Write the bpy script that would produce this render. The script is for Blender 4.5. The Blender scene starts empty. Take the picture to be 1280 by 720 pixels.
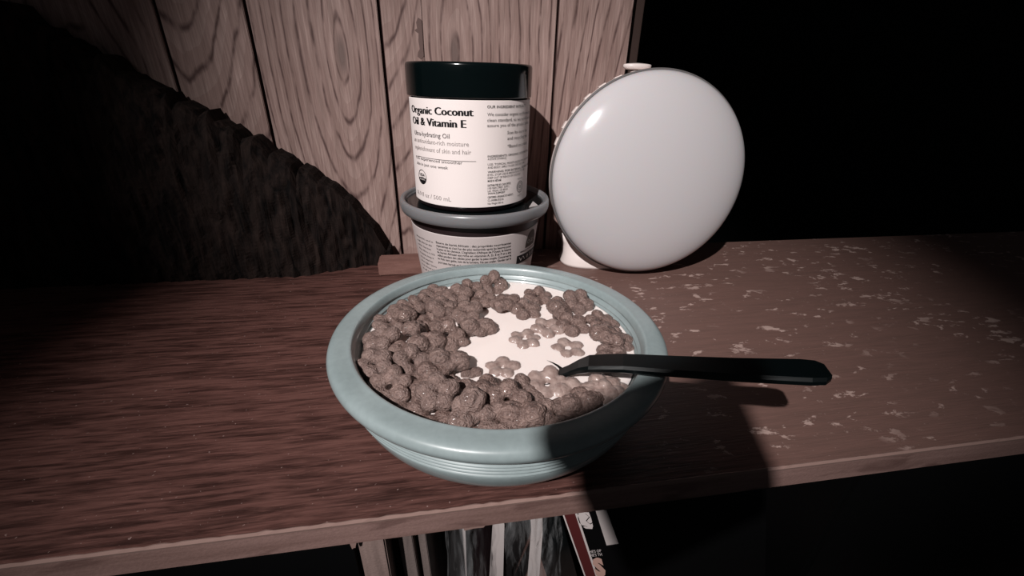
import bpy, bmesh, math, random
import numpy as np
from mathutils import Vector, Matrix, noise
PI = math.pi
C = bpy.context.scene.collection
scn = bpy.context.scene
R_ = math.radians

# ------------------------------------------------------------------ camera
FPX, PITCH, YAW, ROLL, HCAM = 532.0, R_(26.4), R_(9.7), R_(1.5), 0.19
fw = Vector((math.sin(YAW)*math.cos(PITCH), math.cos(YAW)*math.cos(PITCH), -math.sin(PITCH)))
r0 = Vector((math.cos(YAW), -math.sin(YAW), 0)); u0 = r0.cross(fw)
rt = r0*math.cos(ROLL) + u0*math.sin(ROLL); up = rt.cross(fw)
CAM = Vector((0, 0, HCAM))
cd = bpy.data.cameras.new('camera'); cam = bpy.data.objects.new('camera', cd); C.objects.link(cam)
cam.matrix_world = Matrix(((rt.x, up.x, -fw.x, CAM.x), (rt.y, up.y, -fw.y, CAM.y), (rt.z, up.z, -fw.z, CAM.z), (0, 0, 0, 1)))
cd.sensor_width = 36; cd.lens = FPX/1280*36; cd.clip_start = .005
scn.camera = cam

def ray(px, py): return fw + rt*((px-640)/FPX) - up*((py-360)/FPX)
def on_z(px, py, z):
    d = ray(px, py); return CAM + d*((z-CAM.z)/d.z)
def on_y(px, py, y):
    d = ray(px, py); return CAM + d*(y/d.y)
def on_cone(px, py, ax, ay, r_at):            # first hit with an upright surface of revolution
    d = ray(px, py); R = r_at(.1)
    for _ in range(12):
        a = d.x*d.x+d.y*d.y; b = -2*(ax*d.x+ay*d.y); c = ax*ax+ay*ay-R*R
        disc = max(b*b-4*a*c, 0); t = (-b-math.sqrt(disc))/(2*a); z = CAM.z+d.z*t; R = r_at(z)
    p = CAM+d*t
    return math.atan2(p.x-ax, -(p.y-ay)), p.z   # angle from the -y side, height

# ------------------------------------------------------------------ world, light, exposure
w = bpy.data.worlds.new('world'); scn.world = w; w.use_nodes = True
bg = w.node_tree.nodes['Background']; bg.inputs[0].default_value = (.92, .95, 1, 1); bg.inputs[1].default_value = .022
ld = bpy.data.lights.new('room_lamp', 'SPOT'); lo = bpy.data.objects.new('room_lamp', ld); C.objects.link(lo)
ld.energy = 140; ld.color = (1, .96, .945); ld.shadow_soft_size = .014; ld.spot_size = R_(29); ld.spot_blend = 1.0
LPOS = Vector((-.565, -.715, 1.10)); LTGT = Vector((.075, .33, .08)); lo.location = LPOS; LDIR = (LTGT-LPOS).normalized()
lo.rotation_euler = LDIR.to_track_quat('-Z', 'Y').to_euler()
scn.view_settings.view_transform = 'Standard'; scn.view_settings.look = 'None'
scn.view_settings.exposure = 0; scn.view_settings.gamma = 1; scn.view_settings.use_curve_mapping = False

# ------------------------------------------------------------------ material helpers
def lin(c):
    return tuple(((v/255)/12.92 if v/255 <= .04045 else ((v/255+.055)/1.055)**2.4) for v in c)+(1,)
def mat(name, col=(128, 128, 128), rough=.5, spec=.5, metal=0, coat=0, **k):
    m = bpy.data.materials.new(name); m.use_nodes = True; b = m.node_tree.nodes['Principled BSDF']
    b.inputs['Base Color'].default_value = lin(col); b.inputs['Roughness'].default_value = rough
    b.inputs['Specular IOR Level'].default_value = spec; b.inputs['Metallic'].default_value = metal
    b.inputs['Coat Weight'].default_value = coat; b.inputs['Coat Roughness'].default_value = .08
    for kk, v in k.items(): b.inputs[kk.replace('_', ' ')].default_value = v
    return m
class G:
    """small node graph writer"""
    def __init__(s, m): s.m = m; s.t = m.node_tree; s.n = s.t.nodes; s.b = s.n['Principled BSDF']
    def put(s, typ, ins=(), **k):
        n = s.n.new(typ)
        for a, v in k.items(): setattr(n, a, v)
        for i, v in (ins.items() if isinstance(ins, dict) else enumerate(ins)):
            if v is None: continue
            if isinstance(v, bpy.types.NodeSocket): s.t.links.new(v, n.inputs[i])
            else: n.inputs[i].default_value = v
        return n
    def math(s, op, a, b=0, c=0): return s.put('ShaderNodeMath', (a, b, c), operation=op).outputs[0]
    def pos(s, kind='Object'): return s.put('ShaderNodeTexCoord').outputs[kind]
    def scale(s, v, sc, loc=(0, 0, 0)): return s.put('ShaderNodeMapping', {0: v, 1: loc, 3: sc}).outputs[0]
    def noise(s, v, sc, det=4, rough=.55, dist=0): return s.put('ShaderNodeTexNoise', {'Vector': v, 'Scale': sc, 'Detail': det, 'Roughness': rough, 'Distortion': dist}).outputs[0]
    def ramp(s, f, a, b, lo=0, hi=1): return s.put('ShaderNodeMapRange', {0: f, 1: a, 2: b, 3: lo, 4: hi}).outputs[0]
    def mix(s, f, a, b):
        n = s.n.new('ShaderNodeMix'); n.data_type = 'RGBA'
        for i, v in ((0, f), (6, a), (7, b)):
            if isinstance(v, bpy.types.NodeSocket): s.t.links.new(v, n.inputs[i])
            else: n.inputs[i].default_value = v
        return n.outputs[2]
    def mul(s, a, b):
        n = s.n.new('ShaderNodeMix'); n.data_type = 'RGBA'; n.blend_type = 'MULTIPLY'; n.inputs[0].default_value = 1
        for i, v in ((6, a), (7, b)):
            if isinstance(v, bpy.types.NodeSocket): s.t.links.new(v, n.inputs[i])
            else: n.inputs[i].default_value = v
        return n.outputs[2]
    def to(s, name, v): s.t.links.new(v, s.b.inputs[name])
    def bump(s, h, dist=.001, st=.5):
        s.to('Normal', s.put('ShaderNodeBump', {'Strength': st, 'Distance': dist, 'Height': h}).outputs[0])

# wall panelling: cathedral grain around each plank's own origin
def panel_mat():
    m = mat('weathered_oak_print', rough=.62, spec=.25); g = G(m)
    p = g.pos(); rnd = g.put('ShaderNodeObjectInfo').outputs['Random']
    off = g.put('ShaderNodeCombineXYZ', (g.math('MULTIPLY', rnd, 3.1), 0, g.math('MULTIPLY', rnd, 7.7))).outputs[0]
    q = g.put('ShaderNodeVectorMath', (p, off), operation='ADD').outputs[0]
    warp = g.noise(g.scale(q, (24, 1, 5)), 1, 3, .5)
    warp2 = g.noise(g.scale(q, (90, 1, 12)), 1, 3, .6)
    sx = g.put('ShaderNodeSeparateXYZ', (p,)); x, z = sx.outputs[0], sx.outputs[2]
    zz = g.math('MULTIPLY', z, .26)
    d = g.math('SQRT', g.math('ADD', g.math('MULTIPLY', x, x), g.math('MULTIPLY', zz, zz)))
    d = g.math('ADD', g.math('ADD', d, g.math('MULTIPLY', g.math('SUBTRACT', warp, .5), .019)), g.math('MULTIPLY', g.math('SUBTRACT', warp2, .5), .0030))
    fr = g.math('FRACT', g.math('MULTIPLY', d, 100))
    line = g.ramp(g.math('ABSOLUTE', g.math('SUBTRACT', fr, .5)), .02, .13, 1, 0)
    grad = g.ramp(fr, .5, 1.0, .35, 0)                                # soft side of each ring
    brk = g.ramp(g.noise(g.scale(q, (60, 1, 22)), 1.4, 3), .36, .55)
    fine = g.noise(g.scale(q, (750, 1, 34)), 1, 3, .6)
    fine2 = g.noise(g.scale(q, (240, 1, 9)), 1, 2, .6)
    big = g.noise(g.scale(q, (24, 1, 8)), 1, 2)
    base = g.mix(g.ramp(big, .3, .7), lin((158, 134, 127)), lin((186, 162, 155)))
    base = g.mul(base, g.mix(g.ramp(fine, .3, .7), (.66, .63, .62, 1), (1.07, 1.07, 1.07, 1)))
    base = g.mul(base, g.mix(g.ramp(fine2, .35, .65), (.76, .73, .72, 1), (1.05, 1.02, 1.02, 1)))
    base = g.mix(g.math('MULTIPLY', grad, .8), base, lin((122, 92, 86)))
    base = g.mix(g.math('MULTIPLY', g.math('MULTIPLY', line, brk), .85), base, lin((72, 50, 48)))
    kn = g.ramp(g.math('SQRT', g.math('ADD', g.math('MULTIPLY', x, x), g.math('MULTIPLY', zz, g.math('MULTIPLY', zz, 1.2)))), .002, .0062, .75, 0)
    base = g.mix(kn, base, lin((98, 82, 78)))
    g.to('Base Color', base)
    g.bump(g.math('ADD', fine, g.math('MULTIPLY', line, -.6)), .0004, .35)
    return m
M = {}
M['panel'] = panel_mat()
M['groove'] = mat('dark_groove', (58, 38, 36), .8, .2)
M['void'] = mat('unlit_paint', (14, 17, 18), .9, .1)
M['brown_trim'] = mat('dark_brown_trim', (62, 48, 44), .7, .2)

def shelf_top_mat():
    m = mat('worn_red_brown_veneer', rough=.5, spec=.3); g = G(m); p = g.pos()
    sx = g.put('ShaderNodeSeparateXYZ', (p,)); x, y = sx.outputs[0], sx.outputs[1]
    st = g.noise(g.scale(p, (26, 330, 1)), 1, 4, .65, .4)
    st2 = g.noise(g.scale(p, (55, 900, 1)), 1, 3, .6)
    base = g.mix(g.ramp(st, .38, .58), lin((60, 38, 34)), lin((102, 70, 64)))
    base = g.mul(base, g.mix(g.ramp(st2, .3, .65), (.66, .6, .6, 1), (1.06, 1.04, 1.04, 1)))
    # rubbed greyish patch towards the back right, with flaked spots
    wornm = g.ramp(g.math('ADD', g.math('ADD', g.math('MULTIPLY', x, 1.6), y), g.math('MULTIPLY', g.noise(p, 18, 3), .12)), .40, .50)
    base = g.mix(g.math('MULTIPLY', wornm, .75), base, lin((116, 90, 83)))
    fl = g.noise(g.scale(p, (60, 105, 1)), 1, 5, .62, .3)
    fl2 = g.noise(g.scale(p, (13, 18, 1)), 1, 2)
    fm = g.math('MULTIPLY', g.ramp(fl, .59, .63), g.math('MULTIPLY', wornm, g.ramp(fl2, .4, .52)))
    base = g.mix(g.math('MULTIPLY', fm, .8), base, lin((186, 160, 152)))
    dust = g.math('MULTIPLY', g.ramp(g.noise(p, 420, 2), .70, .74), .6)
    base = g.mix(dust, base, lin((165, 140, 134)))
    g.to('Base Color', base); g.bump(g.math('ADD', st2, fm), .0006, .4)
    return m
M['shelf_top'] = shelf_top_mat()
def board_mat(name, c1, c2, ax=(9, 1, 160), dark=None):
    m = mat(name, rough=.7, spec=.2); g = G(m); p = g.pos()
    n = g.noise(g.scale(p, ax), 1, 4, .55); n2 = g.noise(p, 700, 2)
    base = g.mix(g.ramp(n, .35, .65), lin(c1), lin(c2))
    base = g.mul(base, g.mix(n2, (.82, .82, .82, 1), (1.12, 1.12, 1.12, 1)))
    if dark:
        s = g.ramp(g.noise(g.scale(p, (22, 22, 90)), 1, 3, .5, .5), .56, .66)
        base = g.mix(g.math('MULTIPLY', s, .55), base, lin(dark))
    g.to('Base Color', base); g.bump(n2, .0005, .3); return m
M['shelf_edge'] = board_mat('raw_board_edge', (116, 90, 84), (138, 110, 104), dark=(82, 58, 54))
M['chip'] = mat('chipped_veneer_lip', (138, 112, 105), .8, .2)
M['upright'] = board_mat('pale_upright', (118, 100, 95), (150, 128, 122), (160, 160, 9))
M['block'] = board_mat('pinkish_block', (112, 80, 73), (132, 98, 90), (30, 120, 120))
M['strip'] = board_mat('grey_spine', (104, 92, 89), (128, 114, 110), (200, 200, 12))
M['slot'] = mat('dark_card', (40, 34, 31), .8, .2)

def glaze():
    m = mat('blue_green_glaze', (136, 158, 160), .36, .55, coat=.5); g = G(m); p = g.pos()
    n = g.noise(p, 300, 3); n2 = g.noise(p, 30, 2)
    g.to('Base Color', g.mul(g.mix(g.ramp(n2, .3, .7), lin((134, 146, 147)), lin((146, 158, 159))), g.mix(g.ramp(n, .3, .7), (.93, .93, .93, 1), (1.03, 1.03, 1.03, 1))))
    return m
M['glaze'] = glaze()
M['milk'] = mat('milk', (244, 230, 225), .22, .5, Subsurface_Weight=.3, Subsurface_Scale=.004, Subsurface_Radius=(1, .92, .88))
def cereal_mat():
    m = mat('cocoa_cereal', rough=.42, spec=.5, coat=.12); g = G(m); p = g.pos(); rnd = g.put('ShaderNodeObjectInfo').outputs['Random']
    n = g.noise(p, 260, 4, .6); n2 = g.noise(p, 1100, 3, .6); n3 = g.noise(g.scale(p, (1, 1, 3.2)), 420, 3)
    base = g.mix(g.ramp(n, .32, .68), lin((88, 67, 61)), lin((146, 121, 113)))
    base = g.mix(g.math('MULTIPLY', rnd, .35), base, lin((142, 122, 116)))
    base = g.mul(base, g.mix(g.ramp(n2, .3, .7), (.72, .7, .7, 1), (1.1, 1.1, 1.1, 1)))
    g.to('Base Color', base); g.bump(g.math('ADD', n2, g.math('MULTIPLY', n3, 1.6)), .0012, .85)
    return m
M['cereal'] = cereal_mat()
def cereal_pale():
    m = mat('milk_coated_cereal', rough=.3, spec=.5, coat=.3); g = G(m); p = g.pos()
    n = g.noise(p, 300, 4, .6)
    g.to('Base Color', g.mix(g.ramp(n, .3, .7), lin((128, 106, 100)), lin((166, 146, 139)))); g.bump(n, .0006, .5)
    return m
M['cereal_pale'] = cereal_pale()
M['spoon'] = mat('black_plastic', (3, 7, 8), .3, .4)
M['lid_black'] = mat('glossy_black_lid', (5, 12, 13), .14, .5)
M['jar_body'] = mat('dark_jar_plastic', (26, 18, 20), .2, .5)
M['paper'] = mat('label_paper', (236, 224, 221), .75, .15)
M['paper_gray'] = mat('tub_label_paper', (196, 184, 182), .5, .35)
M['ink'] = mat('black_ink', (22, 20, 22), .6, .2)
M['ink_mid'] = mat('grey_ink', (96, 90, 90), .6, .2)
M['ink_pale'] = mat('pale_grey_ink', (158, 149, 147), .6, .2)
M['ink_brown'] = mat('brown_print', (74, 64, 58), .6, .2)
M['tub_rim'] = mat('cloudy_grey_plastic', (116, 115, 117), .3, .5, Subsurface_Weight=.1, Subsurface_Scale=.003)
M['tub_dark'] = mat('dark_tub_plastic', (38, 28, 29), .35, .5)
M['tub_lid'] = mat('dark_clear_lid', (16, 20, 21), .15, .5)
M['dome'] = mat('milky_dome', (196, 191, 193), .16, .5, coat=.3, Subsurface_Weight=.15, Subsurface_Scale=.01)
M['casing'] = mat('white_casing', (226, 213, 209), .3, .5)
M['seam'] = mat('grey_seam', (96, 92, 92), .5, .3)
def bark_shade_mat():  # bark colour kept near black, so it holds the wall shade too
    m = mat('dark_bark_shade', rough=.9, spec=.1); g = G(m); p = g.pos()
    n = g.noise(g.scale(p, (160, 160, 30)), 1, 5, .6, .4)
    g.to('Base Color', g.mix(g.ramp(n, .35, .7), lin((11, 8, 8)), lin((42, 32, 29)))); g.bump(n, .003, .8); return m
M['bark'] = bark_shade_mat()
def plastic_mat():
    m = mat('clear_crinkled_film', (190, 190, 192), .09, 1.0); g = G(m); p = g.pos()
    n = g.noise(g.scale(p, (90, 90, 14)), 1, 4, .6, .6)
    g.bump(n, .004, .9); g.to('Alpha', g.ramp(n, .46, .78, .02, .42)); return m
M['film'] = plastic_mat()
M['white_card'] = mat('white_card', (205, 194, 192), .5, .3)
M['black_card'] = mat('black_cover', (9, 9, 10), .4, .3)
M['maroon'] = mat('maroon_cover', (84, 36, 36), .5, .3)
M['pink'] = mat('dusty_pink_print', (196, 158, 146), .5, .3)
M['phone'] = mat('phone_black', (12, 12, 13), .3, .5)

# ------------------------------------------------------------------ mesh helpers
def link(name, me, m=None, parent=None):
    o = bpy.data.objects.new(name, me); C.objects.link(o)
    if m is not None and me is not None and len(me.materials) == 0: me.materials.append(m)
    if parent: o.parent = parent
    return o
def tag(o, label, cat, group=None):
    o['label'] = label; o['category'] = cat
    if group: o['group'] = group
    return o
def thing(name, label, cat, loc=(0, 0, 0), group=None):
    o = bpy.data.objects.new(name, None); C.objects.link(o); o.location = loc; o.empty_display_size = .01
    return tag(o, label, cat, group)
def from_bm(bm, smooth=False):
    bmesh.ops.recalc_face_normals(bm, faces=bm.faces)
    me = bpy.data.meshes.new('mesh'); bm.to_mesh(me); bm.free()
    if smooth:
        for p in me.polygons: p.use_smooth = True
    return me
def box(bm, x0, x1, y0, y1, z0, z1, bev=0):
    r = bmesh.ops.create_cube(bm, size=1)
    for v in r['verts']: v.co = Vector(((x0+x1)/2+v.co.x*(x1-x0), (y0+y1)/2+v.co.y*(y1-y0), (z0+z1)/2+v.co.z*(z1-z0)))
    if bev: bmesh.ops.bevel(bm, geom=list({e for v in r['verts'] for e in v.link_edges}), offset=bev, segments=2, affect='EDGES')
    return r['verts']
def boxme(*a, **k):
    bm = bmesh.new(); box(bm, *a, **k); return from_bm(bm)
def lathe(prof, n=96, a0=0, a1=2*PI, closed=False):
    bm = bmesh.new(); full = abs(a1-a0-2*PI) < 1e-6; N = n if full else n+1; rows = []
    for r, z in prof:
        if r < 1e-7: v = bm.verts.new((0, 0, z)); rows.append([v]*N)
        else: rows.append([bm.verts.new((r*math.sin(a0+(a1-a0)*i/n), -r*math.cos(a0+(a1-a0)*i/n), z)) for i in range(N)])
    pairs = list(zip(rows, rows[1:]))+([(rows[-1], rows[0])] if closed else [])
    for A, B in pairs:
        for i in range(n):
            j = (i+1) % N; vs = []
            for v in (A[i], A[j], B[j], B[i]):
                if v not in vs: vs.append(v)
            if len(vs) > 2: bm.faces.new(vs)
    return from_bm(bm, True)
def smooth_prof(pts, k=3):                       # Catmull-Rom through the profile
    out = []
    for i in range(len(pts)-1):
        p0 = pts[max(i-1, 0)]; p1 = pts[i]; p2 = pts[i+1]; p3 = pts[min(i+2, len(pts)-1)]
        for s in range(k):
            t = s/k
            out.append(tuple(.5*((2*p1[a])+(-p0[a]+p2[a])*t+(2*p0[a]-5*p1[a]+4*p2[a]-p3[a])*t*t+(-p0[a]+3*p1[a]-3*p2[a]+p3[a])*t**3) for a in (0, 1)))
    out.append(pts[-1]); return out
def text_mesh(s, size=1.0, bold=0):
    c = bpy.data.curves.new('text', 'FONT'); c.body = s; c.size = size; c.resolution_u = 2; c.offset = bold
    o = bpy.data.objects.new('text', c); C.objects.link(o)
    dg = bpy.context.evaluated_depsgraph_get(); me = bpy.data.meshes.new_from_object(o.evaluated_get(dg))
    bpy.data.objects.remove(o); return me
def text_tris(s, bold=0, didone=False):
    me = text_mesh(s, 1.0, bold)
    co = np.array([v.co[:2] for v in me.vertices]) if len(me.vertices) else np.zeros((0, 2)); fs = [list(p.vertices) for p in me.polygons]
    if didone:                                    # thick stems, thin hairlines: the outline repeated sideways
        n = len(co); C2 = [co]; F2 = list(fs)
        for k in range(1, 6): C2.append(co+np.array([(.024*k), 0])); F2 += [[i+n*k for i in f] for f in fs]
        co = np.concatenate(C2); fs = F2
    return co, fs

# ------------------------------------------------------------------ the setting
WY = .485
wall = link('wall_back', boxme(-.62, .198, WY+.002, WY+.02, -.5, .62), M['groove']); wall['kind'] = 'structure'
edges = [-.62, -.545, -.43, -.368, -.238, -.165, -.0497, -.0105, .1212, .198]
orig = [(-.58, .3), (-.52, .1), (-.40, .5), (-.30, .12), (-.22, .4), (-.088, .205), (-.060, .42), (.0188, .2105), (.262, .05)]
for i in range(len(edges)-1):
    gl = .0016 if abs(edges[i]+.0105) > .001 else .0002; gr = .0016 if abs(edges[i+1]+.0105) > .001 else .0002
    if i == len(edges)-2: gr = 0
    ox, oz = orig[i]
    me = boxme(edges[i]+gl-ox, edges[i+1]-gr-ox, 0, .004, -.5-oz, .62-oz, bev=.0006)
    o = link('wood_panel', me, M['panel'], wall); o.location = (ox, WY-.0035, oz)
# dark print blot on the narrow plank
def blot(pts, mm, y, parent, name):
    bm = bmesh.new(); a = [bm.verts.new((x, y, z)) for x, z in pts]; b = [bm.verts.new((x, y+.0004, z)) for x, z in pts]
    bm.faces.new(a); bm.faces.new(b[::-1])
    for i in range(len(a)): bm.faces.new((a[i], b[i], b[(i+1) % len(a)], a[(i+1) % len(a)]))
    return link(name, from_bm(bm), mm, parent)
M['knot'] = mat('knot_brown', (104, 84, 80), .7, .2)
k = blot([(-.0112, .236), (-.0112, .206), (-.014, .203), (-.0172, .2055), (-.0165, .209), (-.0148, .212), (-.0155, .219), (-.0150, .225), (-.0185, .2275), (-.016, .229), (-.0165, .234), (-.0145, .238)], M['knot'], WY-.0038, wall, 'wood_knot')
t = link('trim_1', boxme(.1985, .2165, WY+.012, WY+.03, -.5, .62, bev=.0008), M['brown_trim']); t['kind'] = 'structure'
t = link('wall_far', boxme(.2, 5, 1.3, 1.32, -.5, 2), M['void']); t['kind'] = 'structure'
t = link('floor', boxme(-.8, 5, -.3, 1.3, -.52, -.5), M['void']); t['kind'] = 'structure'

# ------------------------------------------------------------------ shelf unit
SY0, SX0, SX1, TH = .1405, -.62, 1.0, .0165
sh = thing('shelf_unit', 'worn red-brown wooden shelf with chipped raw front edge carrying the bowl, tubs and white lamp', 'shelf', (0, 0, -.5))
bm = bmesh.new(); rng = random.Random(4)
nx = 420
def lipx(i): return SX0+(SX1-SX0)*i/nx
lip = [SY0+0.0009+.0006*noise.noise(Vector((lipx(i)*110, 3, 0)))+.0008*noise.noise(Vector((lipx(i)*520, 8, 0))) for i in range(nx+1)]
A = [bm.verts.new((lipx(i), lip[i], .5)) for i in range(nx+1)]; B = [bm.verts.new((lipx(i), WY-.004, .5)) for i in range(nx+1)]
A2 = [bm.verts.new((lipx(i), lip[i], .4988)) for i in range(nx+1)]; B2 = [bm.verts.new((lipx(i), WY-.004, .4988)) for i in range(nx+1)]
for i in range(nx):
    bm.faces.new((A[i], A[i+1], B[i+1], B[i])); bm.faces.new((A2[i], A2[i+1], A[i+1], A[i])); bm.faces.new((B2[i], B2[i+1], A2[i+1], A2[i])); bm.faces.new((B[i], B[i+1], B2[i+1], B2[i]))
vt = link('veneer', from_bm(bm), M['shelf_top'], sh)
link('shelf_board', boxme(SX0, SX1, SY0, WY-.004, .5-TH, .49875, bev=.0006), M['shelf_edge'], sh)
# crumbly pale lip left where the veneer has chipped off
bm = bmesh.new(); P = []
for i in range(nx+1):
    x = lipx(i); n1 = noise.noise(Vector((x*300, 1, 5))); h = .5+.0002+.0008*max(0, n1)
    P.append([bm.verts.new(c) for c in ((x, SY0-.0001, .4976+.0006*n1), (x, SY0-.0004, .4990), (x, (SY0+lip[i])/2, h), (x, lip[i]+.0002, .49995), (x, lip[i], .4985))])
for a, b in zip(P, P[1:]):
    for j in range(4): bm.faces.new((a[j], b[j], b[j+1], a[j+1]))
link('chipped_edge', from_bm(bm), M['chip'], sh)
link('upright', boxme(-.0508, -.0375, .1445, WY-.01, .24+.018, .5-TH, bev=.0008), M['upright'], sh)
link('lower_shelf', boxme(SX0, SX1, SY0+.002, WY-.004, .24, .258), M['shelf_edge'], sh)
link('upright', boxme(SX0, SX0+.016, .145, WY-.01, 0, .5-TH), M['upright'], sh)
link('upright', boxme(SX1-.016, SX1, .145, WY-.01, 0, .5-TH), M['upright'], sh)
# splinters hanging under the board
for x0, x1, z in ((.0022, .0135, -.0185), (-.0532, -.0500, -.021)):
    blot([(x0, -TH+.5), (x1, -TH+.5), (x1-.001, z+.5+.0006), ((x0+x1)/2, z+.5+.0008), (x0+.0006, z+.5)], M['chip'], SY0+.0005, sh, 'splinter')
LB = -.242

# ------------------------------------------------------------------ bowl and milk
BX, BY = .0302, .2165
bowl = thing('cereal_bowl', 'large blue-green glazed ceramic bowl full of chocolate cereal and milk', 'bowl', (BX, BY, 0))
out = [(0, .0035), (.045, .0035), (.0495, .0008), (.052, 0), (.0545, .0006), (.057, .0030), (.0662, .0070), (.0755, .0124), (.0828, .0195), (.0862, .0262), (.0872, .0300)]
for k in range(4):
    z = .0312+k*.0028; out += [(.0872+k*.0007, z), (.0886+k*.0007, z+.0011), (.0876+k*.0007, z+.0023)]
out += [(.0900, .0436), (.0912, .0462), (.0935, .0474), (.0957, .0487), (.0970, .0508), (.0972, .0530), (.0962, .0552), (.0942, .0564), (.0910, .0569), (.0870, .0570),
        (.0850, .0571), (.0839, .0562), (.0829, .0538), (.0826, .0524), (.0832, .0515), (.0822, .0500), (.0814, .0490), (.0816, .0481), (.0806, .0466), (.0800, .0445), (.0785, .038), (.075, .026), (.068, .016), (.050, .0098), (.025, .0085), (0, .0085)]
out = smooth_prof(out, 3); out = [(max(r, 0), z) for r, z in out]
link('bowl_body', lathe(out, 160), M['glaze'], bowl)
MZ = .0468
mk = lathe([(0, .012), (.045, .013), (.062, .018), (.0705, .027), (.0755, .037), (.0785, .0445), (.08015, .0472), (.0795, MZ+.0001), (.0780, MZ), (0, MZ)], 96)
milk = link('milk', mk, M['milk']); milk.location = (BX, BY, 0); tag(milk, 'white milk filling the blue-green bowl around the cereal', 'milk')

# ------------------------------------------------------------------ cereal prototypes
def remesh(bm, vox, amp, seed):
    me = from_bm(bm); o = bpy.data.objects.new('tmp', me); C.objects.link(o)
    md = o.modifiers.new('r', 'REMESH'); md.mode = 'VOXEL'; md.voxel_size = vox
    sm = o.modifiers.new('s', 'SMOOTH'); sm.iterations = 4; sm.factor = .5
    dg = bpy.context.evaluated_depsgraph_get(); out = bpy.data.meshes.new_from_object(o.evaluated_get(dg)); bpy.data.objects.remove(o)
    out.materials.clear()
    nr = [v.normal.copy() for v in out.vertices]
    for v, n in zip(out.vertices, nr):
        p = v.co; d = amp*(noise.noise(p*420+Vector((seed, 0, 0)))+.6*noise.noise(p*1000+Vector((seed, 9, 0))))
        ang = math.atan2(p.y, p.x); rr = p.xy.length
        d += amp*.35*math.sin(rr*5200+noise.noise(p*300)*3)*(1 if rr > .004 else 0)
        v.co = p+n*d
    for p in out.polygons: p.use_smooth = True
    return out
def sph(bm, c, r, sc=(1, 1, 1), rz=0, sub=2):
    g = bmesh.ops.create_icosphere(bm, subdivisions=sub, radius=r)
    mt = Matrix.Rotation(rz, 3, 'Z')
    for v in g['verts']: v.co = mt @ Vector((v.co.x*sc[0], v.co.y*sc[1], v.co.z*sc[2]))+Vector(c)
def flower(seed, n=5, hole=True, thick=.64, ring=.0061, pr=.0049):
    rg = random.Random(seed); bm = bmesh.new()
    for k in range(n):
        a = 2*PI*k/n+rg.uniform(-.1, .1); r = pr*rg.uniform(.9, 1.1)
        rr = ring*rg.uniform(.95, 1.06)
        sph(bm, (rr*math.cos(a), rr*math.sin(a), rg.uniform(-.0005, .0005)), r, (1.04, .95, thick), a)
        sph(bm, (.0043*math.cos(a), .0043*math.sin(a), 0), .0032 if hole else .0042, (1, 1.35, thick*1.12), a); a2 = a+PI/n; sph(bm, (.0052*math.cos(a2), .0052*math.sin(a2), 0), .0029, (1, 1, thick*1.05), a2)
    return remesh(bm, .00062, .00028, seed*3.7)
def ridged(seed):                                 # a piece puffed into two ridged lobes
    rg = random.Random(seed); bm = bmesh.new()
    for s in (-1, 1):
        for j in range(3):
            sph(bm, (s*.0050, (j-1)*.0027, .0006-abs(j-1)*.0008), .0041, (1.35, .66, 1.05), rg.uniform(-.12, .12))
    sph(bm, (0, 0, -.0008), .0036, (1.3, 1.1, .9)); sph(bm, (0, -.0045, -.001), .003, (1.3, .8, .9)); sph(bm, (.001, .0048, -.001), .003, (1.2, .8, .9))
    return remesh(bm, .00062, .00030, seed*5.1)
def fused(seed):
    rg = random.Random(seed); bm = bmesh.new()
    for k in range(8):
        a = 2*PI*k/8*1.0+rg.uniform(-.3, .3); rr = rg.uniform(.002, .0068)
        sph(bm, (rr*math.cos(a), rr*math.sin(a), rg.uniform(-.0012, .0022)), rg.uniform(.0038, .0052), (1, 1, .8), a)
    return remesh(bm, .00064, .00042, seed*2.3)
protoF = [flower(1), flower(2, thick=.8), flower(3, 5, True, .66, .0064, .0048), flower(4, 6, True, .72, .0067, .0043), flower(5, 5, False, .85, .0058, .0049)]
protoR = [ridged(11), ridged(12)]
protoC = [fused(21), fused(22), fused(23)]
for q in protoF+protoR+protoC: q.materials.append(M['cereal'])
pale = []
for q in (protoF[0], protoF[2], protoF[3], protoF[4]):
    c = q.copy(); c.materials.clear(); c.materials.append(M['cereal_pale']); pale.append(c)

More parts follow.
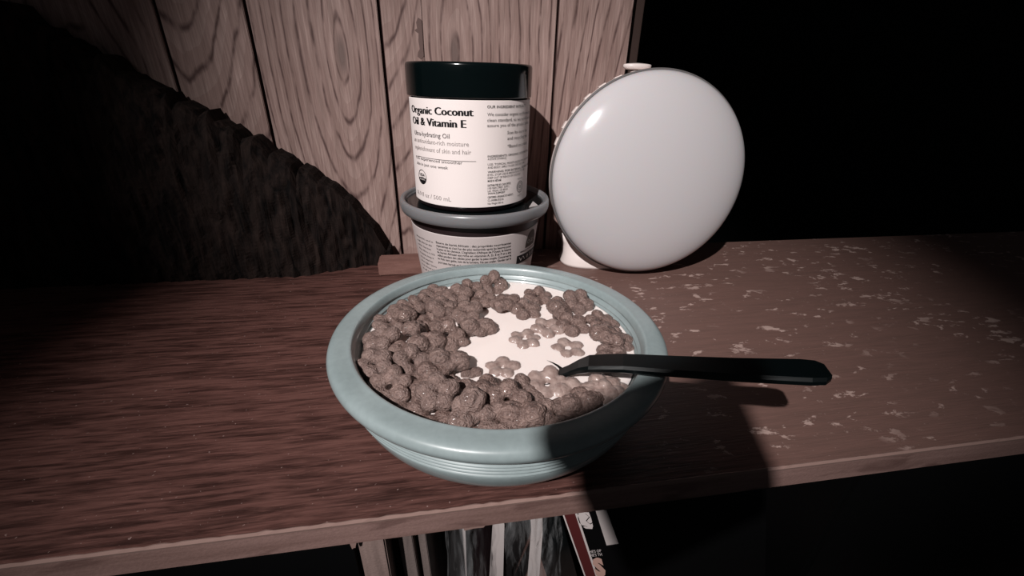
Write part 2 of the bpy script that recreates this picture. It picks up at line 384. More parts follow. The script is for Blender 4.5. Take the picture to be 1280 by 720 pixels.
# (px, py, height of centre above milk in mm, shape, tilt deg x, tilt deg y, spin, special label)
F, R2, K, PL = 'F', 'R', 'K', 'P'
cereal = [
 # heap along the left wall, bottom layer
 (500,510,.5,F,0,5,10,'brown cereal piece low at the front left beside a gap of milk'),(530,530,.5,F,5,0,30,'brown cereal piece against the front left inner wall, lowest on the left'),
 (506,385,1.5,F,0,0,50,'brown cereal piece behind the left heap against the back left inner wall'),(540,366,1.5,F,5,0,20,'brown cereal piece touching the back left wall, second from the upright far piece'),
 (541,402,2,F,5,0,10,'brown cereal piece low between the edge-standing piece and the top of the heap'),(487,404,1.5,F,8,0,30,'brown cereal piece between the hole piece and the lumpy clump by the left wall'),(478,440,1,F,8,-4,0,'brown cereal piece under the hole piece at the bowl\'s left edge'),
 (500,440,1.5,F,0,0,30,'brown cereal piece sunk between the left hole piece and the heap middle'),(522,478,1,F,0,0,0,'brown cereal piece buried left of the big dark flower'),(530,445,1.5,F,0,5,50,'brown cereal piece buried beneath the curled ridged one'),(566,425,.5,F,0,0,15,'brown cereal piece at the milk line above the large two-lobed piece'),(566,490,.5,F,0,0,25,'brown cereal piece at the milk line right of the big dark flower'),(598,532,0,F,0,0,35,'brown cereal piece at the very front of the milk, centred under the rim'),
 # heap, top layer
 (476,424,4.5,F,14,-8,5,'brown flower-shaped cereal piece with an open centre hole, nearest the bowl\'s left rim'),
 (468,455,4,F,12,-10,35,'brown flower-shaped cereal piece on the left wall between two pieces with holes'),
 (487,484,4.5,F,20,-8,15,'brown flower-shaped cereal piece with a small hole, low in the left of the heap'),
 (504,393,5,K,10,-10,0,'lumpy rounded cereal clump at the upper left of the heap near the rim'),
 (530,379,5,F,20,5,20,'brown cereal piece right of the lumpy clump near the back left rim'),(554,386,6.5,F,18,8,40,'dark flower-shaped cereal piece with a black hole at the top of the left heap'),
 (572,370,5,F,22,-5,10,'brown cereal piece with a dark slot behind the top of the left heap'),(519,411,6,R2,10,35,80,'narrow ridged cereal piece standing on edge in the upper left of the heap'),
 (534,428,7,R2,15,10,35,'ridged curled cereal piece between the edge-standing one and the central two-lobed one'),(558,418,6.5,F,40,15,0,'tilted brown cereal piece directly above the large two-lobed piece'),
 (584,392,5.5,F,15,-10,25,'brown cereal piece at the upper right of the heap behind the overhanging one'),(598,408,4.5,R2,8,10,20,'stacked cereal piece overhanging the milk at the heap\'s right edge'),
 (562,449,8,R2,5,10,-5,'large two-lobed ridged cereal piece at the centre of the bowl beside open milk'),
 (516,453,6,F,30,15,30,'rounded brown cereal piece in the middle of the left heap'),(538,466,5,K,10,0,20,'crumpled cereal clump just above the big dark flower in the lower left'),(547,491,7.5,F,22,0,15,'big dark flower-shaped cereal piece with a hole in the lower left heap'),
 (583,514,6,R2,20,-35,55,'ridged cereal piece lying diagonally at the front of the bowl'),
 (606,490,5,K,20,10,30,'ragged cracked cereal clump below the middle of the milk'),(634,500,6,F,30,5,10,'raised brown cereal piece right of the ragged clump'),(622,527,3,F,15,0,0,'brown flower-shaped cereal piece touching the front inner wall at the centre'),
 (652,517,4.5,R2,10,0,-10,'round two-lobed cereal piece at the front, left of the shaded rim'),
 (589,466,.8,'S',0,0,0,'small broken cereal bit floating right of the big two-lobed piece'),
 (655,490,1.5,F,15,10,40,'brown cereal piece between the raised piece and the spoon neck'),
 # back edge
 (617,357,4.5,F,62,0,18,'cereal piece standing upright at the far rim below the tub'),(600,374,2,F,5,0,10,'brown cereal piece in front of the upright far one'),(630,379,4.5,K,10,0,10,'wide dark cereal clump at the back centre of the bowl'),
 (658,388,1.5,F,20,10,30,'brown cereal piece between the two broad back clumps'),(672,371,1.5,F,10,0,20,'pale brown cereal piece against the back wall between the back clumps'),(590,361,2,F,10,0,40,'brown cereal piece under the back rim, left of the upright one'),
 (696,386,5,K,12,5,40,'broad dark cereal clump at the back right of the bowl'),(722,378,5,F,30,10,0,'round dark cereal piece rising highest near the back right rim'),(716,407,1.5,F,10,0,30,'brown cereal piece below the broad back right clump'),
 (752,402,2,F,15,0,40,'small-looking brown cereal piece at the right wall above the bulky clump'),(760,421,4,K,10,5,10,'bulky cereal clump near the right rim above the spoon handle'),(779,426,2,F,20,20,20,'brown cereal piece tight against the right inner wall'),(766,446,.5,F,0,0,50,'brown cereal piece just above the spoon handle near the right wall'),
 # floating
 (656,425,-.8,PL,0,0,10,'pale flower-shaped cereal piece floating flat in the open milk at the back'),
 (684,410,.6,PL,5,0,50,'pale cereal piece wedged between the flat floating one and the back clumps'),(710,437,-1.2,PL,0,0,25,'pale five-petalled cereal piece half sunk in milk just above the spoon handle'),
 (628,463,-2.0,PL,0,0,0,'pale cereal piece mostly sunk in milk left of the spoon tip'),
 (684,481,.2,PL,15,-5,0,'pale cereal piece pressed against the underside of the spoon neck'),
 # front right
 (718,491,-.2,PL,5,0,15,'pale cereal piece under the spoon handle, right of the neck'),(726,505,3,R2,10,5,10,'glossy ridged cereal piece below the spoon handle'),(752,488,-.1,PL,5,0,10,'pale cereal piece under the middle of the visible spoon handle'),(780,487,.6,PL,10,20,40,'pale cereal piece at the right wall below the spoon handle'),(742,518,.5,F,5,0,20,'dim brown cereal piece at the shaded front right wall'),
 (697,520,1.8,F,15,0,45,'brown cereal piece at the front, left end of the shaded rim'),(764,506,-.3,PL,5,0,10,'pale cereal piece at the front right wall in shade')]
rg = random.Random(9)
for i, (px, py, h, kind, tx, ty, rz, lab) in enumerate(cereal):
    z = MZ+h*.001; p = on_z(px, py, z)
    v = Vector((p.x-BX, p.y-BY, 0)); mx = .0800-.0078*(1 if h < 4 else .62)
    if v.length > mx: v *= mx/v.length
    me = {'F': protoF, 'R': protoR, 'K': protoC, 'P': pale, 'S': [protoR[0]]}[kind]; me = me[(i*7+3) % len(me)]
    o = link('cereal_piece', me); o.location = (BX+v.x, BY+v.y, z)
    o.rotation_euler = (R_(tx+rg.uniform(-8, 8)*(kind != PL)), R_(ty+rg.uniform(-8, 8)*(kind != PL)), R_(rz+rg.uniform(-10, 10)))
    s = .56 if kind == 'S' else rg.uniform(.99, 1.1)*(1.04 if kind in 'KR' else 1); o.scale = (s, s, s)
    if lab: tag(o, lab, 'cereal', 'chocolate cereal pieces in the bowl')
    elif kind == PL: tag(o, 'pale milk-coated flower-shaped cereal piece floating at the right of the bowl', 'cereal', 'pale floating cereal pieces')
    elif px < 600: tag(o, 'brown flower-shaped cereal piece in the crowded left heap', 'cereal', 'cereal heap at the left of the bowl')
    elif py < 455: tag(o, 'brown flower-shaped cereal piece along the back rim of the bowl', 'cereal', 'cereal pieces along the back rim')
    else: tag(o, 'brown flower-shaped cereal piece at the front rim of the bowl', 'cereal', 'cereal pieces at the front rim')

# ------------------------------------------------------------------ spoon
sp = thing('spoon', 'black plastic spoon dipped in the milk, handle resting over the right rim', 'spoon', (.0585, .176, .049))
a = Vector((.0590, .1775, .0480)); b = Vector((.1115, .1572, .0625)); dr = (b-a); dr.z = 0; dr.normalize(); sd = Vector((-dr.y, dr.x, 0))
def sweep(st):                                    # st: (dist, z, halfwidth, thickness)
    bm = bmesh.new(); rows = []
    for d, z, hw, th in st:
        c = a+dr*d; c.z = z; row = []
        for u, v in ((-1, .35), (-.86, 1), (.86, 1), (1, .35), (1, -.5), (.8, -1), (-.8, -1), (-1, -.5)):
            row.append(bm.verts.new(c+sd*(u*hw)+Vector((0, 0, v*th/2))))
        rows.append(row)
    for A_, B_ in zip(rows, rows[1:]):
        for i in range(8): bm.faces.new((A_[i], A_[(i+1) % 8], B_[(i+1) % 8], B_[i]))
    bm.faces.new(rows[0]); bm.faces.new(rows[-1][::-1]); return from_bm(bm)
hd = link('handle', sweep([(-.002, .0470, .0034, .0024), (.003, .0500, .0036, .0034), (.008, .0535, .0044, .0044), (.013, .0562, .0058, .0046), (.02, .0578, .0062, .0046), (.030, .0597, .0064, .0046), (.055, .0622, .0070, .0048), (.085, .0655, .0078, .0050), (.112, .0692, .0086, .0048), (.118, .0700, .0078, .0046), (.121, .0704, .0050, .0040)]), M['spoon'], sp)
bm = bmesh.new(); NU, NV = 28, 10; rows = []
for j in range(NV+1):
    r = j/NV; row = []
    for i in range(NU):
        t = 2*PI*i/NU; ex = .0205*r*math.cos(t); ey = .0140*r*math.sin(t)*(1-.12*math.cos(t))
        z = -.0085*(1-r*r) + .0006*r - .0042*(1-math.cos(t))/2*r
        row.append(bm.verts.new(a-dr*.0185+dr*ex+sd*ey+Vector((0, 0, z-.0014))))
    rows.append(row)
for j in range(NV):
    for i in range(NU):
        f_ = [rows[j][i], rows[j][(i+1) % NU], rows[j+1][(i+1) % NU], rows[j+1][i]]
        bm.faces.new(f_)
bmesh.ops.remove_doubles(bm, verts=bm.verts, dist=1e-6); bmesh.ops.solidify(bm, geom=bm.faces[:], thickness=.0012)
sb = link('spoon_bowl', from_bm(bm, True), M['spoon'], sp)
for o in (hd, sb): o.location = -Vector(sp.location)

# ------------------------------------------------------------------ print helpers on surfaces of revolution
class Print:
    def __init__(s, ax, ay, r_at, parent):
        s.ax, s.ay, s.r, s.p = ax, ay, r_at, parent; s.acc = {}
    def put(s, co, fs, mk, eps=.00025):
        V, Fc = s.acc.setdefault(mk, ([], [])); n = len(V)
        for th, z in co:
            R = s.r(z)+eps; V.append((R*math.sin(th), -R*math.cos(th), z))
        Fc += [[i+n for i in f] for f in fs]
    def text(s, body, x0, x1, y, cap, mk='ink', bold=0, didone=False):
        """a line whose baseline runs from pixel x0 to x1 at its middle height y"""
        t0, z0 = on_cone(x0, y, s.ax, s.ay, s.r); t1, _ = on_cone(x1, y, s.ax, s.ay, s.r)
        _, z0 = on_cone((x0+x1)/2, y, s.ax, s.ay, s.r); _, zc = on_cone((x0+x1)/2, y-cap, s.ax, s.ay, s.r)
        co, fs = text_tris(body, bold, didone)
        if not len(co): return
        u = (co[:, 0]-co[:, 0].min())/(co[:, 0].max()-co[:, 0].min()); v = co[:, 1]/.73
        s.put([(t0+(t1-t0)*a_, z0+(zc-z0)*b_) for a_, b_ in zip(u, v)], fs, mk)
    def text_z(s, body, t0, t1, z, cap, mk='ink', bold=0):
        co, fs = text_tris(body, bold); u = (co[:, 0]-co[:, 0].min())/(co[:, 0].max()-co[:, 0].min()); v = co[:, 1]/.73
        s.put([(t0+(t1-t0)*a_, z+cap*b_) for a_, b_ in zip(u, v)], fs, mk)
    def strip(s, t0, t1, z0, z1, mk, n=12, eps=.00025):
        co = []; fs = []
        for i in range(n+1): t = t0+(t1-t0)*i/n; co += [(t, z0), (t, z1)]
        for i in range(n): fs.append([2*i, 2*i+2, 2*i+3, 2*i+1])
        s.put(co, fs, mk, eps)
    def ring(s, t, z, r, w_, mk, a0=0, a1=2*PI, n=28):
        R = s.r(z); co = []; fs = []
        for i in range(n+1):
            a_ = a0+(a1-a0)*i/n
            for q in (r, max(r-w_, 0)): co.append((t+q*math.cos(a_)/R, z+q*math.sin(a_)))
        for i in range(n): fs.append([2*i, 2*i+2, 2*i+3, 2*i+1])
        s.put(co, fs, mk)
    def done(s, names):
        for mk, (V, Fc) in s.acc.items():
            me = bpy.data.meshes.new('print'); me.from_pydata(V, [], Fc); o = link(names.get(mk, 'printing'), me, M[mk], s.p); o['kind'] = 'stuff'

# ------------------------------------------------------------------ jar
JX, JY, JR = .0280, .4085, .0527
jar = thing('cosmetic_jar', 'dark jar of coconut oil with black lid and white label, stacked on the tub', 'jar', (JX, JY, 0))
jz0, jz1, jz2 = .0838, .1742, .1992
link('jar_body', lathe(smooth_prof([(0, jz0+.0015), (JR-.009, jz0+.0008), (JR-.005, jz0), (JR-.0022, jz0+.0012), (JR-.0009, jz0+.005), (JR-.0004, jz0+.01)], 2)+[(JR-.0004, jz1-.002), (JR-.003, jz1), (JR-.003, jz1+.006), (0, jz1+.006)], 96), M['jar_body'], jar)
lab = link('label', lathe([(JR-.0003, jz0+.0052), (JR, jz0+.0053), (JR, jz0+.0057), (JR, jz0+.0062), (JR, jz0+.045), (JR, jz1-.0021), (JR, jz1-.0016), (JR, jz1-.0012), (JR-.0003, jz1-.0011)], 96, R_(-78), R_(205)), M['paper'], jar)
LR = JR+.0010
link('lid', lathe([(LR-.0012, jz1-.0002), (LR, jz1+.0004)]+[(LR, jz1+.001+(jz2-jz1-.0032)*k/4) for k in range(5)]+[(LR-.0004, jz2-.0010), (LR-.0014, jz2-.0002), (LR-.003, jz2), (LR-.0045, jz2-.0002), (0, jz2-.0002)], 128), M['lid_black'], jar)
P1 = Print(JX, JY, lambda z: JR, lab)
P1.text('Organic Coconut', 515.5, 592, 144, 10.5, 'ink', -.012, True)
P1.text('Oil & Vitamin E', 517, 583, 158.5, 10.5, 'ink', -.012, True)
P1.text('Ultra-hydrating Oil', 519, 562, 171.5, 6, 'ink_mid', .004)
P1.text('an antioxidant-rich moisture', 519, 586, 181.5, 6, 'ink_pale')
P1.text('replenishment of skin and hair', 520, 589, 191.5, 6, 'ink_pale')
P1.text('92% experienced smoother', 521, 578, 203.5, 4, 'ink_mid')
P1.text('skin in just one week', 522, 560, 209.5, 4, 'ink_mid')
t0, z0 = on_cone(523, 195, JX, JY, P1.r); t1, _ = on_cone(595, 196, JX, JY, P1.r)
P1.strip(t0, t1, z0, z0+.0004, 'ink_mid')
ts, zs = on_cone(528, 221, JX, JY, P1.r)
P1.ring(ts, zs, .0062, .0005, 'ink'); P1.ring(ts, zs, .0056, .0056, 'ink', PI+.15, 2*PI-.15)
P1.text_z('USDA', ts-.075, ts+.075, zs+.0008, .0024, 'ink', .02); P1.text_z('ORGANIC', ts-.08, ts+.08, zs-.0026, .0016, 'paper')
P1.text('16.9 fl oz / 500 mL', 523, 564, 249, 5.5, 'ink_pale')
P1.text('OUR INGREDIENT INTEGRITY', 609, 657, 135, 3.6, 'ink', .004)
for s_, x1, y in (('We consider organic certification the', 661, 144.5), ('clean standard, so we work hard to', 661, 151.5), ('assure you of the product quality', 660, 158)): P1.text(s_, 609, x1, y, 4.2, 'ink_mid')
for s_, y in (('Scan for more info', 166.5), ('and recycling tips', 173.5), ('*Based on a study', 183)): P1.text(s_, 634, 658, y, 4, 'ink_mid')
for s_, x1, y, mk in (('INGREDIENTS: ORGANIC COCONUT OIL,', 659, 195, 'ink'), ('ACETATE (VITAMIN E).', 633, 199.5, 'ink_mid'), ('USE: TOPICAL MOISTURIZER FOR SKIN, FACE', 659, 205, 'ink_mid'), ('AND BODY. APPLY TO DRY SKIN AND HAIR.', 655, 209, 'ink_mid'),
    ('WARNING: FOR EXTERNAL USE ONLY. AVOID', 660, 214, 'ink'), ('EYES. STOP USE IF IRRITATION OCCURS.', 655, 218, 'ink_mid'), ('KEEP OUT OF REACH OF CHILDREN', 650, 222, 'ink_mid'), ('MADE IN VIETNAM', 626, 227, 'ink'),
    ('DISTRIBUTED BY: OUR OFFICE', 638, 232, 'ink'), ('1100 MAIN STREET, SUITE 2', 636, 235.5, 'ink_mid'), ('LAS VEGAS, NV 89101', 634, 239, 'ink_mid'), ('WWW.SUPPORT', 631, 242.5, 'ink'), ('CERTIFIED ORGANIC BY AGENCY', 641, 246.5, 'ink'), ('CL-00088-E025-B', 629, 251, 'ink_mid'), ('Net Weight 500 mL', 629, 255, 'ink_mid')):
    P1.text(s_, 609.5, x1, y, 2.7, mk, .004 if mk == 'ink' else 0)
ts, zs = on_cone(649.5, 233, JX, JY, P1.r)
P1.ring(ts, zs, .0052, .0006, 'ink_mid'); P1.ring(ts, zs, .0034, .0005, 'ink_mid'); P1.ring(ts, zs, .0014, .0006, 'ink_mid')
P1.text_z('VEGAN', ts-.08, ts+.08, zs+.0066, .0014, 'ink_mid'); P1.text_z('12M', ts-.06, ts+.06, zs-.0082, .0014, 'ink_mid')
P1.done({'ink': 'black_printing', 'ink_mid': 'grey_printing', 'ink_pale': 'pale_printing', 'paper': 'white_printing'})
for ch in jar.children: ch.location = (0, 0, 0)

# ------------------------------------------------------------------ tub
TX, TY = .0315, .4085
tub = thing('plastic_tub', 'round plastic tub with grey rimmed lid and printed French label, under the dark jar', 'tub', (TX, TY, 0))
tr = lambda z: .0545+(.0628-.0545)*min(z, .074)/.074
link('tub_body', lathe([(0, .001), (.050, 0), (.0535, .0008), (tr(.004), .004), (tr(.074)-.0002, .0735), (.0628, .0758), (0, .0760)], 96), M['tub_dark'], tub)
lb = link('label', lathe([(tr(.008), .008), (tr(.008)+.0004, .0081)]+[(tr(z)+.0004, z) for z in (.0085, .009, .02, .035, .05, .0645, .0650, .0655)]+[(tr(.066), .0657)], 96, R_(-95), R_(68)), M['paper_gray'], tub)
lid = link('lid', lathe([(.062, .0775), (.0652, .0748), (.0690, .0757), (.0700, .0765), (.0712, .0800), (.0712, .0845), (.0704, .0864), (.0690, .0872), (.0672, .0868), (.0660, .0852), (.0655, .0828), (.062, .0828)], 128, closed=True), M['tub_rim'], tub)
link('lid_centre', lathe([(0, .0834), (.0605, .0834), (.0640, .0838), (.0656, .0832), (.0650, .079), (0, .079)], 96), M['tub_lid'], lid)
bm = bmesh.new(); vs = [bm.verts.new(c) for c in ((.0460, -.0350, .0835), (.0560, -.0300, .0835), (.0540, -.0250, .0835), (.0500, -.0330, .0885))]
for f_ in ((0, 1, 2), (0, 1, 3), (1, 2, 3), (0, 2, 3)): bm.faces.new([vs[i] for i in f_])
link('torn_seal', from_bm(bm), M['white_card'], lid)
P2 = Print(TX, TY, lambda z: tr(z)+.0004, lb)
fr_ = ['Beurre de karité Africain : des propriétés nourrissantes', "réparatrices et c'est l'un des plus recherchés après les beurres pour", "la peau et les cheveux. L'ingrédient d'Afrique de l'Ouest, le beurre", 'de karité Africain est riche en vitamines A, D, E et F et a été',
       'utilisé pendant des siècles pour garder la peau souple. Conserver le', 'au frais sans gelée, loin de la lumière. Ne pas avaler. Garder sur la', 'pot bien fermé et hors de portée']
for i, s_ in enumerate(fr_): P2.text(s_, 546+i*.5, (638 if i < 6 else 600), 309.2+i*4.0, 2.9, 'ink', .006)
en = ['properties and is', 'sought after for skin', 'and hair. Shea from', 'West Africa is rich', 'in vitamins, keep it', 'cool and away from', 'direct light. Store', 'in its closed tub', 'at all times']
for i, s_ in enumerate(en):
    z = .0555-i*.0042; P2.text_z(s_, R_(-68), R_(-43-(i % 3)*2), z, .0021, 'ink_mid')
ta, za = on_cone(647, 312, TX, TY, P2.r); tb, zb = on_cone(668, 300, TX, TY, P2.r)
P2.strip(ta, tb+.02, za-.0150, za-.0068, 'ink'); P2.strip(ta+.06, tb+.02, za-.0040, za-.0032, 'ink_mid')
P2.text_z('WELL', ta+.04, tb, za-.0130, .0045, 'paper_gray')
tm = (ta+tb)/2+.05; co = [(tm, za-.0015)]; 
for k in range(17):
    a_ = PI*k/16; co.append((tm+.15*math.cos(a_), za-.0015+.0165*math.sin(a_)**.8))
P2.put(co, [[0, i, i+1] for i in range(1, 17)], 'ink_brown')
for q in ((-.07, .004), (.0, .0045), (.06, .004)): P2.ring(tm+q[0], za+q[1], .0020, .0005, 'ink_pale', n=12)
P2.done({'ink': 'black_printing', 'ink_mid': 'grey_printing', 'ink_brown': 'picture_print', 'ink_pale': 'pale_printing', 'paper_gray': 'white_printing'})

# ------------------------------------------------------------------ white wake-up light
LX, LY, LZ, LRr = .2045, .4180, .1010, .0985
lamp = thing('bedside_lamp', 'round white bedside light with a milky domed face, standing right of the jar', 'lamp', (LX, LY, 0))
yawl = R_(-4); tilt = R_(-4)
RM = Matrix.Translation((0, 0, LZ)) @ Matrix.Rotation(yawl, 4, 'Z') @ Matrix.Rotation(tilt, 4, 'X') @ Matrix.Rotation(PI/2, 4, 'X')
dome = [(LRr*math.cos(a_)*.985, .018+.026*math.sin(a_)) for a_ in [PI/2*k/14 for k in range(15)]]; dome = [(.0955, .013), (.0968, .0165)]+dome[0:]
me = lathe(dome[:-1]+[(0, .044)], 128); me.transform(RM); link('dome', me, M['dome'], lamp)
me = lathe([(.0965, .0165), (.0988, .0162), (.0988, .0150), (.0965, .0148)], 128, closed=True); me.transform(RM); link('seam_ring', me, M['seam'], lamp)
me = lathe(smooth_prof([(0, -.034), (.045, -.032), (.075, -.024), (.091, -.010), (.0978, .004), (.0985, .0135)], 4), 128); me.transform(RM); cas = link('casing', me, M['casing'], lamp)
for k in range(9):                                # vent ribs along the left edge
    a_ = R_(-148+9*k)
    bm = bmesh.new(); box(bm, -.0035, .0035, -.0012, .0012, -.0045, .0045, bev=.0009)
    me = from_bm(bm); me.transform(RM @ Matrix.Rotation(R_(-90)+R_(-20-9.5*k), 4, 'Z') @ Matrix.Translation((0, -.0978, .0045)) @ Matrix.Rotation(R_(90), 4, 'Y'))
    link('rib', me, M['casing'], cas)
me = lathe(smooth_prof([(0, 0), (.0100, 0), (.0125, .0008), (.0135, .0025), (.0120, .0045), (0, .0055)], 3), 40)
me.transform(Matrix.Translation((-.019, .006, LZ+LRr-.0008)) @ Matrix.Diagonal((1, .6, 1, 1))); link('button', me, M['casing'], lamp)
# foot
bm = bmesh.new(); rows = []
for z, hw, y0, y1 in ((0, .051, -.008, .046), (.003, .0515, -.0085, .046), (.012, .049, -.0045, .044), (.024, .050, .001, .036), (.036, .056, .005, .028)):
    row = []
    for i in range(32):
        t = 2*PI*i/32; cx_, sy_ = math.cos(t), math.sin(t)
        row.append(bm.verts.new((-.024+hw*abs(cx_)**.7*(1 if cx_ > 0 else -1), (y0+y1)/2+(y1-y0)/2*abs(sy_)**.8*(1 if sy_ > 0 else -1), z)))
    rows.append(row)
for A_, B_ in zip(rows, rows[1:]):
    for i in range(32): bm.faces.new((A_[i], A_[(i+1) % 32], B_[(i+1) % 32], B_[i]))
bm.faces.new(rows[0][::-1]); bm.faces.new(rows[-1]); me = from_bm(bm, True); me.transform(Matrix.Rotation(yawl, 4, 'Z')); link('foot', me, M['casing'], lamp)

# ------------------------------------------------------------------ block, and bark slab enlarged to stand in for shade at the left
tag(link('wooden_block', boxme(-.0695, .0000, .420, .4430, 0, .0148, bev=.0012), M['block']), 'flat pinkish wooden block against the wall, left of the tub behind the bowl', 'block')
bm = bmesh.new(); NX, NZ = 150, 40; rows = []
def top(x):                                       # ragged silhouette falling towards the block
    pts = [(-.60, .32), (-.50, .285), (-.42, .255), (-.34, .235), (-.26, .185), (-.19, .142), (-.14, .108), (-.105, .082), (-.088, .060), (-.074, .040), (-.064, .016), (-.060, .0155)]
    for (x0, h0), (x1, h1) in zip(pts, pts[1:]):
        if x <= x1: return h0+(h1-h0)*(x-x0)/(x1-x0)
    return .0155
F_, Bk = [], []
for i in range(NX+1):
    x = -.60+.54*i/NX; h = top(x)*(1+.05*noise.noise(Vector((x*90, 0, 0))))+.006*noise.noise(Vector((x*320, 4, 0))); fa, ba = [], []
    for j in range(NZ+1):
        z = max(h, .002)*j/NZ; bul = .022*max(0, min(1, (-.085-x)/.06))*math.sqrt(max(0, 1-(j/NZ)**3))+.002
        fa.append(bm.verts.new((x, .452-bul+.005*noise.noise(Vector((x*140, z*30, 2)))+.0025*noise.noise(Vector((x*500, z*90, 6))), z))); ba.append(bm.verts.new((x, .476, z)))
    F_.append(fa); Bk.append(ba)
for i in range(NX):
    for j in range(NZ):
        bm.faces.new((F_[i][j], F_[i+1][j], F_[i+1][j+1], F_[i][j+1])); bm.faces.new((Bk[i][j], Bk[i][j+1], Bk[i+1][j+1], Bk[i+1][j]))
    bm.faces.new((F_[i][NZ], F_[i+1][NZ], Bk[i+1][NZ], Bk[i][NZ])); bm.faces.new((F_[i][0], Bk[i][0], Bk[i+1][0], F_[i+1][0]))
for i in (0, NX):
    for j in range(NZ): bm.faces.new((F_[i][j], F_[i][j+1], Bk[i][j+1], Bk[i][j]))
tag(link('bark_shade_slab', from_bm(bm), M['bark']), 'large dark ragged slab of bark leaning on the panelled wall at the left, enlarged to stand in for shade', 'bark')

# ------------------------------------------------------------------ things on the lower shelf
tag(link('shade_filler_box', boxme(-.34, -.056, .160, .40, -.242, -.035, bev=.003), M['black_card']), 'black box added for the unlit space on the lower shelf left of the pale upright', 'box')  # added filler, its black stands in for the unlit space beside the upright
tag(link('shade_filler_box', boxme(.275, .80, .165, .40, -.242, -.022, bev=.003), M['black_card']), 'black box added to darken the lower shelf right of the magazine', 'box')  # added filler, covers the lit wall so this end stays dark
def lean_box(name, x0, x1, y0, y1, ztop, lean, mm, parent=None, bev=.0004, zb=LB):
    bm = bmesh.new(); vs = box(bm, x0, x1, y0, y1, zb, ztop, bev)
    for v in bm.verts: v.co.x += (ztop-v.co.z)*lean
    return link(name, from_bm(bm), mm, parent)
b1 = thing('book', 'thin dark book with a pale grey-brown spine beside the shelf upright', 'book', (-.03, .2, LB), 'books by the upright')
o = lean_box('cover', -.0375, -.0342, .158, .30, -.0175, .0, M['slot']); o.parent = b1; o.location = -Vector(b1.location)
o = lean_box('spine', -.0340, -.0262, .156, .30, -.0178, .02, M['strip']); o.parent = b1; o.location = -Vector(b1.location)
tag(lean_box('narrow_board', -.0232, -.0190, .157, .30, -.0178, .02, M['strip']), 'narrow pale strip of board standing between the grey spine and the plastic film', 'board')
def film(name, x0, x1, y, ztop, seed, label, lean=0):
    bm = bmesh.new(); NX, NZ = 56, 44; rows = []
    for i in range(NX+1):
        row = []
        for j in range(NZ+1):
            u = i/NX; z = ztop-(ztop-LB)*j/NZ; x = x0+(x1-x0)*u+lean*(ztop-z)
            q = Vector((x*150+seed, z*26, seed)); fold = noise.noise(q)+.5*noise.noise(q*2.3)+.3*abs(noise.noise(q*4))
            row.append(bm.verts.new((x+.002*noise.noise(Vector((x*60, z*40, seed+4))), y-.010*math.sin(PI*u)*min(1, (ztop-z)/.03)+.006*fold, z)))
        rows.append(row)
    for a_, b_ in zip(rows, rows[1:]):
        for j in range(NZ): bm.faces.new((a_[j], b_[j], b_[j+1], a_[j+1]))
    bmesh.ops.solidify(bm, geom=bm.faces[:], thickness=.00025)
    return tag(link(name, from_bm(bm, True), M['film']), label, 'plastic')
film('plastic_wrap', -.0165, .0180, .178, -.0185, 2.2, 'crinkled clear plastic film hanging in the left half of the lower shelf')
film('plastic_wrap', .0260, .0640, .172, -.0190, 7.9, 'crinkled clear plastic sleeve beside the maroon striped cover', .05)
def card(x0, x1, y, z0, ztop, lean, label, mm='white_card', name='paper_sheet'):
    return tag(lean_box(name, x0, x1, y, y+.0012, ztop, lean, M[mm], None, .0002, z0), label, 'paper')
# pale sheets inside the film: slanted outlines
def sheet(pts, y, label, name='paper_sheet', mm='white_card', th=.0008, cat='paper'):
    bm = bmesh.new(); A_ = [bm.verts.new((x, y, z)) for x, z in pts]; B_ = [bm.verts.new((x, y+th, z)) for x, z in pts]
    bm.faces.new(A_); bm.faces.new(B_[::-1])
    for i in range(len(pts)): j = (i+1) % len(pts); bm.faces.new((A_[i], B_[i], B_[j], A_[j]))
    return tag(link(name, from_bm(bm), M[mm]), label, cat)
sheet([(-.0125, LB), (.0035, LB), (.0045, -.07), (.0035, -.052), (.0010, -.075), (-.006, -.095)], .1905, 'pointed white paper inside the left plastic film')
sheet([(.0180, LB), (.0320, LB), (.0320, -.095), (.0290, -.068), (.0235, -.095)], .193, 'grey-white paper corner between the two plastic films')
sheet([(.0490, LB), (.0590, LB), (.0585, -.10), (.0545, -.030), (.0505, -.026), (.0460, -.045), (.0500, -.095)], .186, 'tall white paper inside the plastic sleeve beside the maroon stripe')
tag(lean_box('dark_backing_folder', .006, .0215, .20, .34, -.024, .02, M['jar_body']), 'black folder standing behind the plastic films on the lower shelf', 'folder')
tag(lean_box('dark_backing_folder', .030, .055, .20, .34, -.020, .25, M['tub_lid']), 'black folder added as dark backing behind the right plastic sleeve on the lower shelf', 'folder')  # added dark backing, hides the lit wall behind the sleeve
# leaning black cover with maroon stripe
FY = .1600; LEAN = .305
def fx(x, z): return x+(-.0175-z)*LEAN
cov = thing('comic_book', 'leaning black magazine with maroon stripe, white bar and pink letter', 'magazine', (.09, FY, LB))
def flat(pts, mm, lvl, name, parent=cov):
    bm = bmesh.new(); y = FY-.0002*lvl; A_ = [bm.verts.new((fx(x, z)-.09, y-FY, z-LB)) for x, z in pts]; B_ = [bm.verts.new((fx(x, z)-.09, y+.00015-FY, z-LB)) for x, z in pts]
    bm.faces.new(A_); bm.faces.new(B_[::-1])
    for i in range(len(pts)): j = (i+1) % len(pts); bm.faces.new((A_[i], B_[i], B_[j], A_[j]))
    return link(name, from_bm(bm), mm, parent)
bm = bmesh.new(); box(bm, .0535, .19, FY, FY+.004, LB, -.0175)
for v in bm.verts: v.co.x += (-.0175-v.co.z)*LEAN
for v in bm.verts: v.co -= Vector((.09, FY, LB))
link('cover', from_bm(bm), M['black_card'], cov)
zt, zb = -.0176, LB+.0002
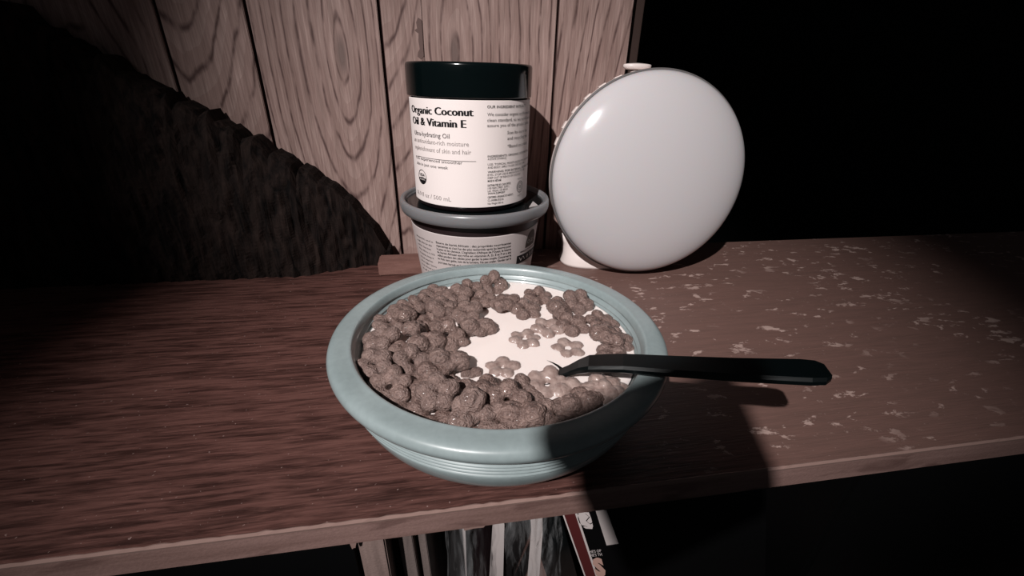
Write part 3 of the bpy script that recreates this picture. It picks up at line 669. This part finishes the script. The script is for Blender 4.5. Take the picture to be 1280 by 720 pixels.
flat([(.0540, zt), (.0625, zt), (.0625, zb), (.0540, zb)], M['maroon'], 1, 'maroon_stripe')
flat([(.0536, zt), (.0545, zt), (.0545, zb), (.0536, zb)], M['white_card'], 2, 'white_line'); flat([(.0612, zt), (.0626, zt), (.0626, zb), (.0612, zb)], M['white_card'], 2, 'white_line')
def img(px, py):
    p = on_y(px, py, FY); return (p.x-(-.0175-p.z)*LEAN, p.z)
flat([img(*q) for q in ((744, 637), (758, 637), (773, 679), (758, 681))], M['white_card'], 2, 'white_bar')
em = flat([img(*q) for q in ((723, 640), (722, 647), (724, 653), (728, 656), (733, 657), (729, 658), (732, 660), (740, 660.5), (741, 657), (739, 648), (736, 640))], M['white_card'], 2, 'emblem')
for q0, q1 in (((731, 641), (736, 645)), ((736, 645), (732, 650)), ((732, 650), (737, 654)), ((737, 654), (740, 652)), ((733, 657), (728, 656))):
    flat([img(*q0), img(q0[0]+.9, q0[1]+.4), img(q1[0]+.9, q1[1]+.4), img(*q1)], M['ink'], 3, 'emblem_line')
def ptext(s_, px0, px1, py, cap, mm, bold, name, tilt=0):
    co, fs = text_tris(s_, bold); u = (co[:, 0]-co[:, 0].min())/(co[:, 0].max()-co[:, 0].min()); v = co[:, 1]/.73; V = []
    for a_, b_ in zip(u, v):
        p = on_y(px0+(px1-px0)*a_-b_*cap*.28, py+tilt*a_-cap*b_, FY); V.append((p.x-.09, -.0005, p.z-LB))
    me = bpy.data.meshes.new('letters'); me.from_pydata(V, [], fs); return link(name, me, mm, cov)
ptext("HE'S OP", 737, 751.5, 690.5, 3.4, M['white_card'], .01, 'small_lettering', -1.5)
ptext("HE'S TH", 738, 752.5, 695, 3.4, M['white_card'], .01, 'small_lettering', -1.5)
ptext('S', 744.5, 758, 718.5, 21, M['pink'], .07, 'large_letter', -1)

# ------------------------------------------------------------------ the hand-held phone that took the picture (behind the viewpoint, its shadow falls lower right)
q0 = Vector((-.1321, -.1077, .3476)); e1 = Vector((.90, .055, .433)).normalized(); e2 = Vector((.50, .20, -.87)); e2 = (e2-e1*e2.dot(e1)).normalized(); e3 = e1.cross(e2)
bm = bmesh.new(); box(bm, 0, .078, 0, .16, 0, .008, .003); me = from_bm(bm)
me.transform(Matrix(((e1.x, e2.x, e3.x, 0), (e1.y, e2.y, e3.y, 0), (e1.z, e2.z, e3.z, 0), (0, 0, 0, 1))))
o = link('smartphone', me, M['phone']); o.location = q0; tag(o, 'black smartphone held above the shelf just behind the viewpoint', 'phone')
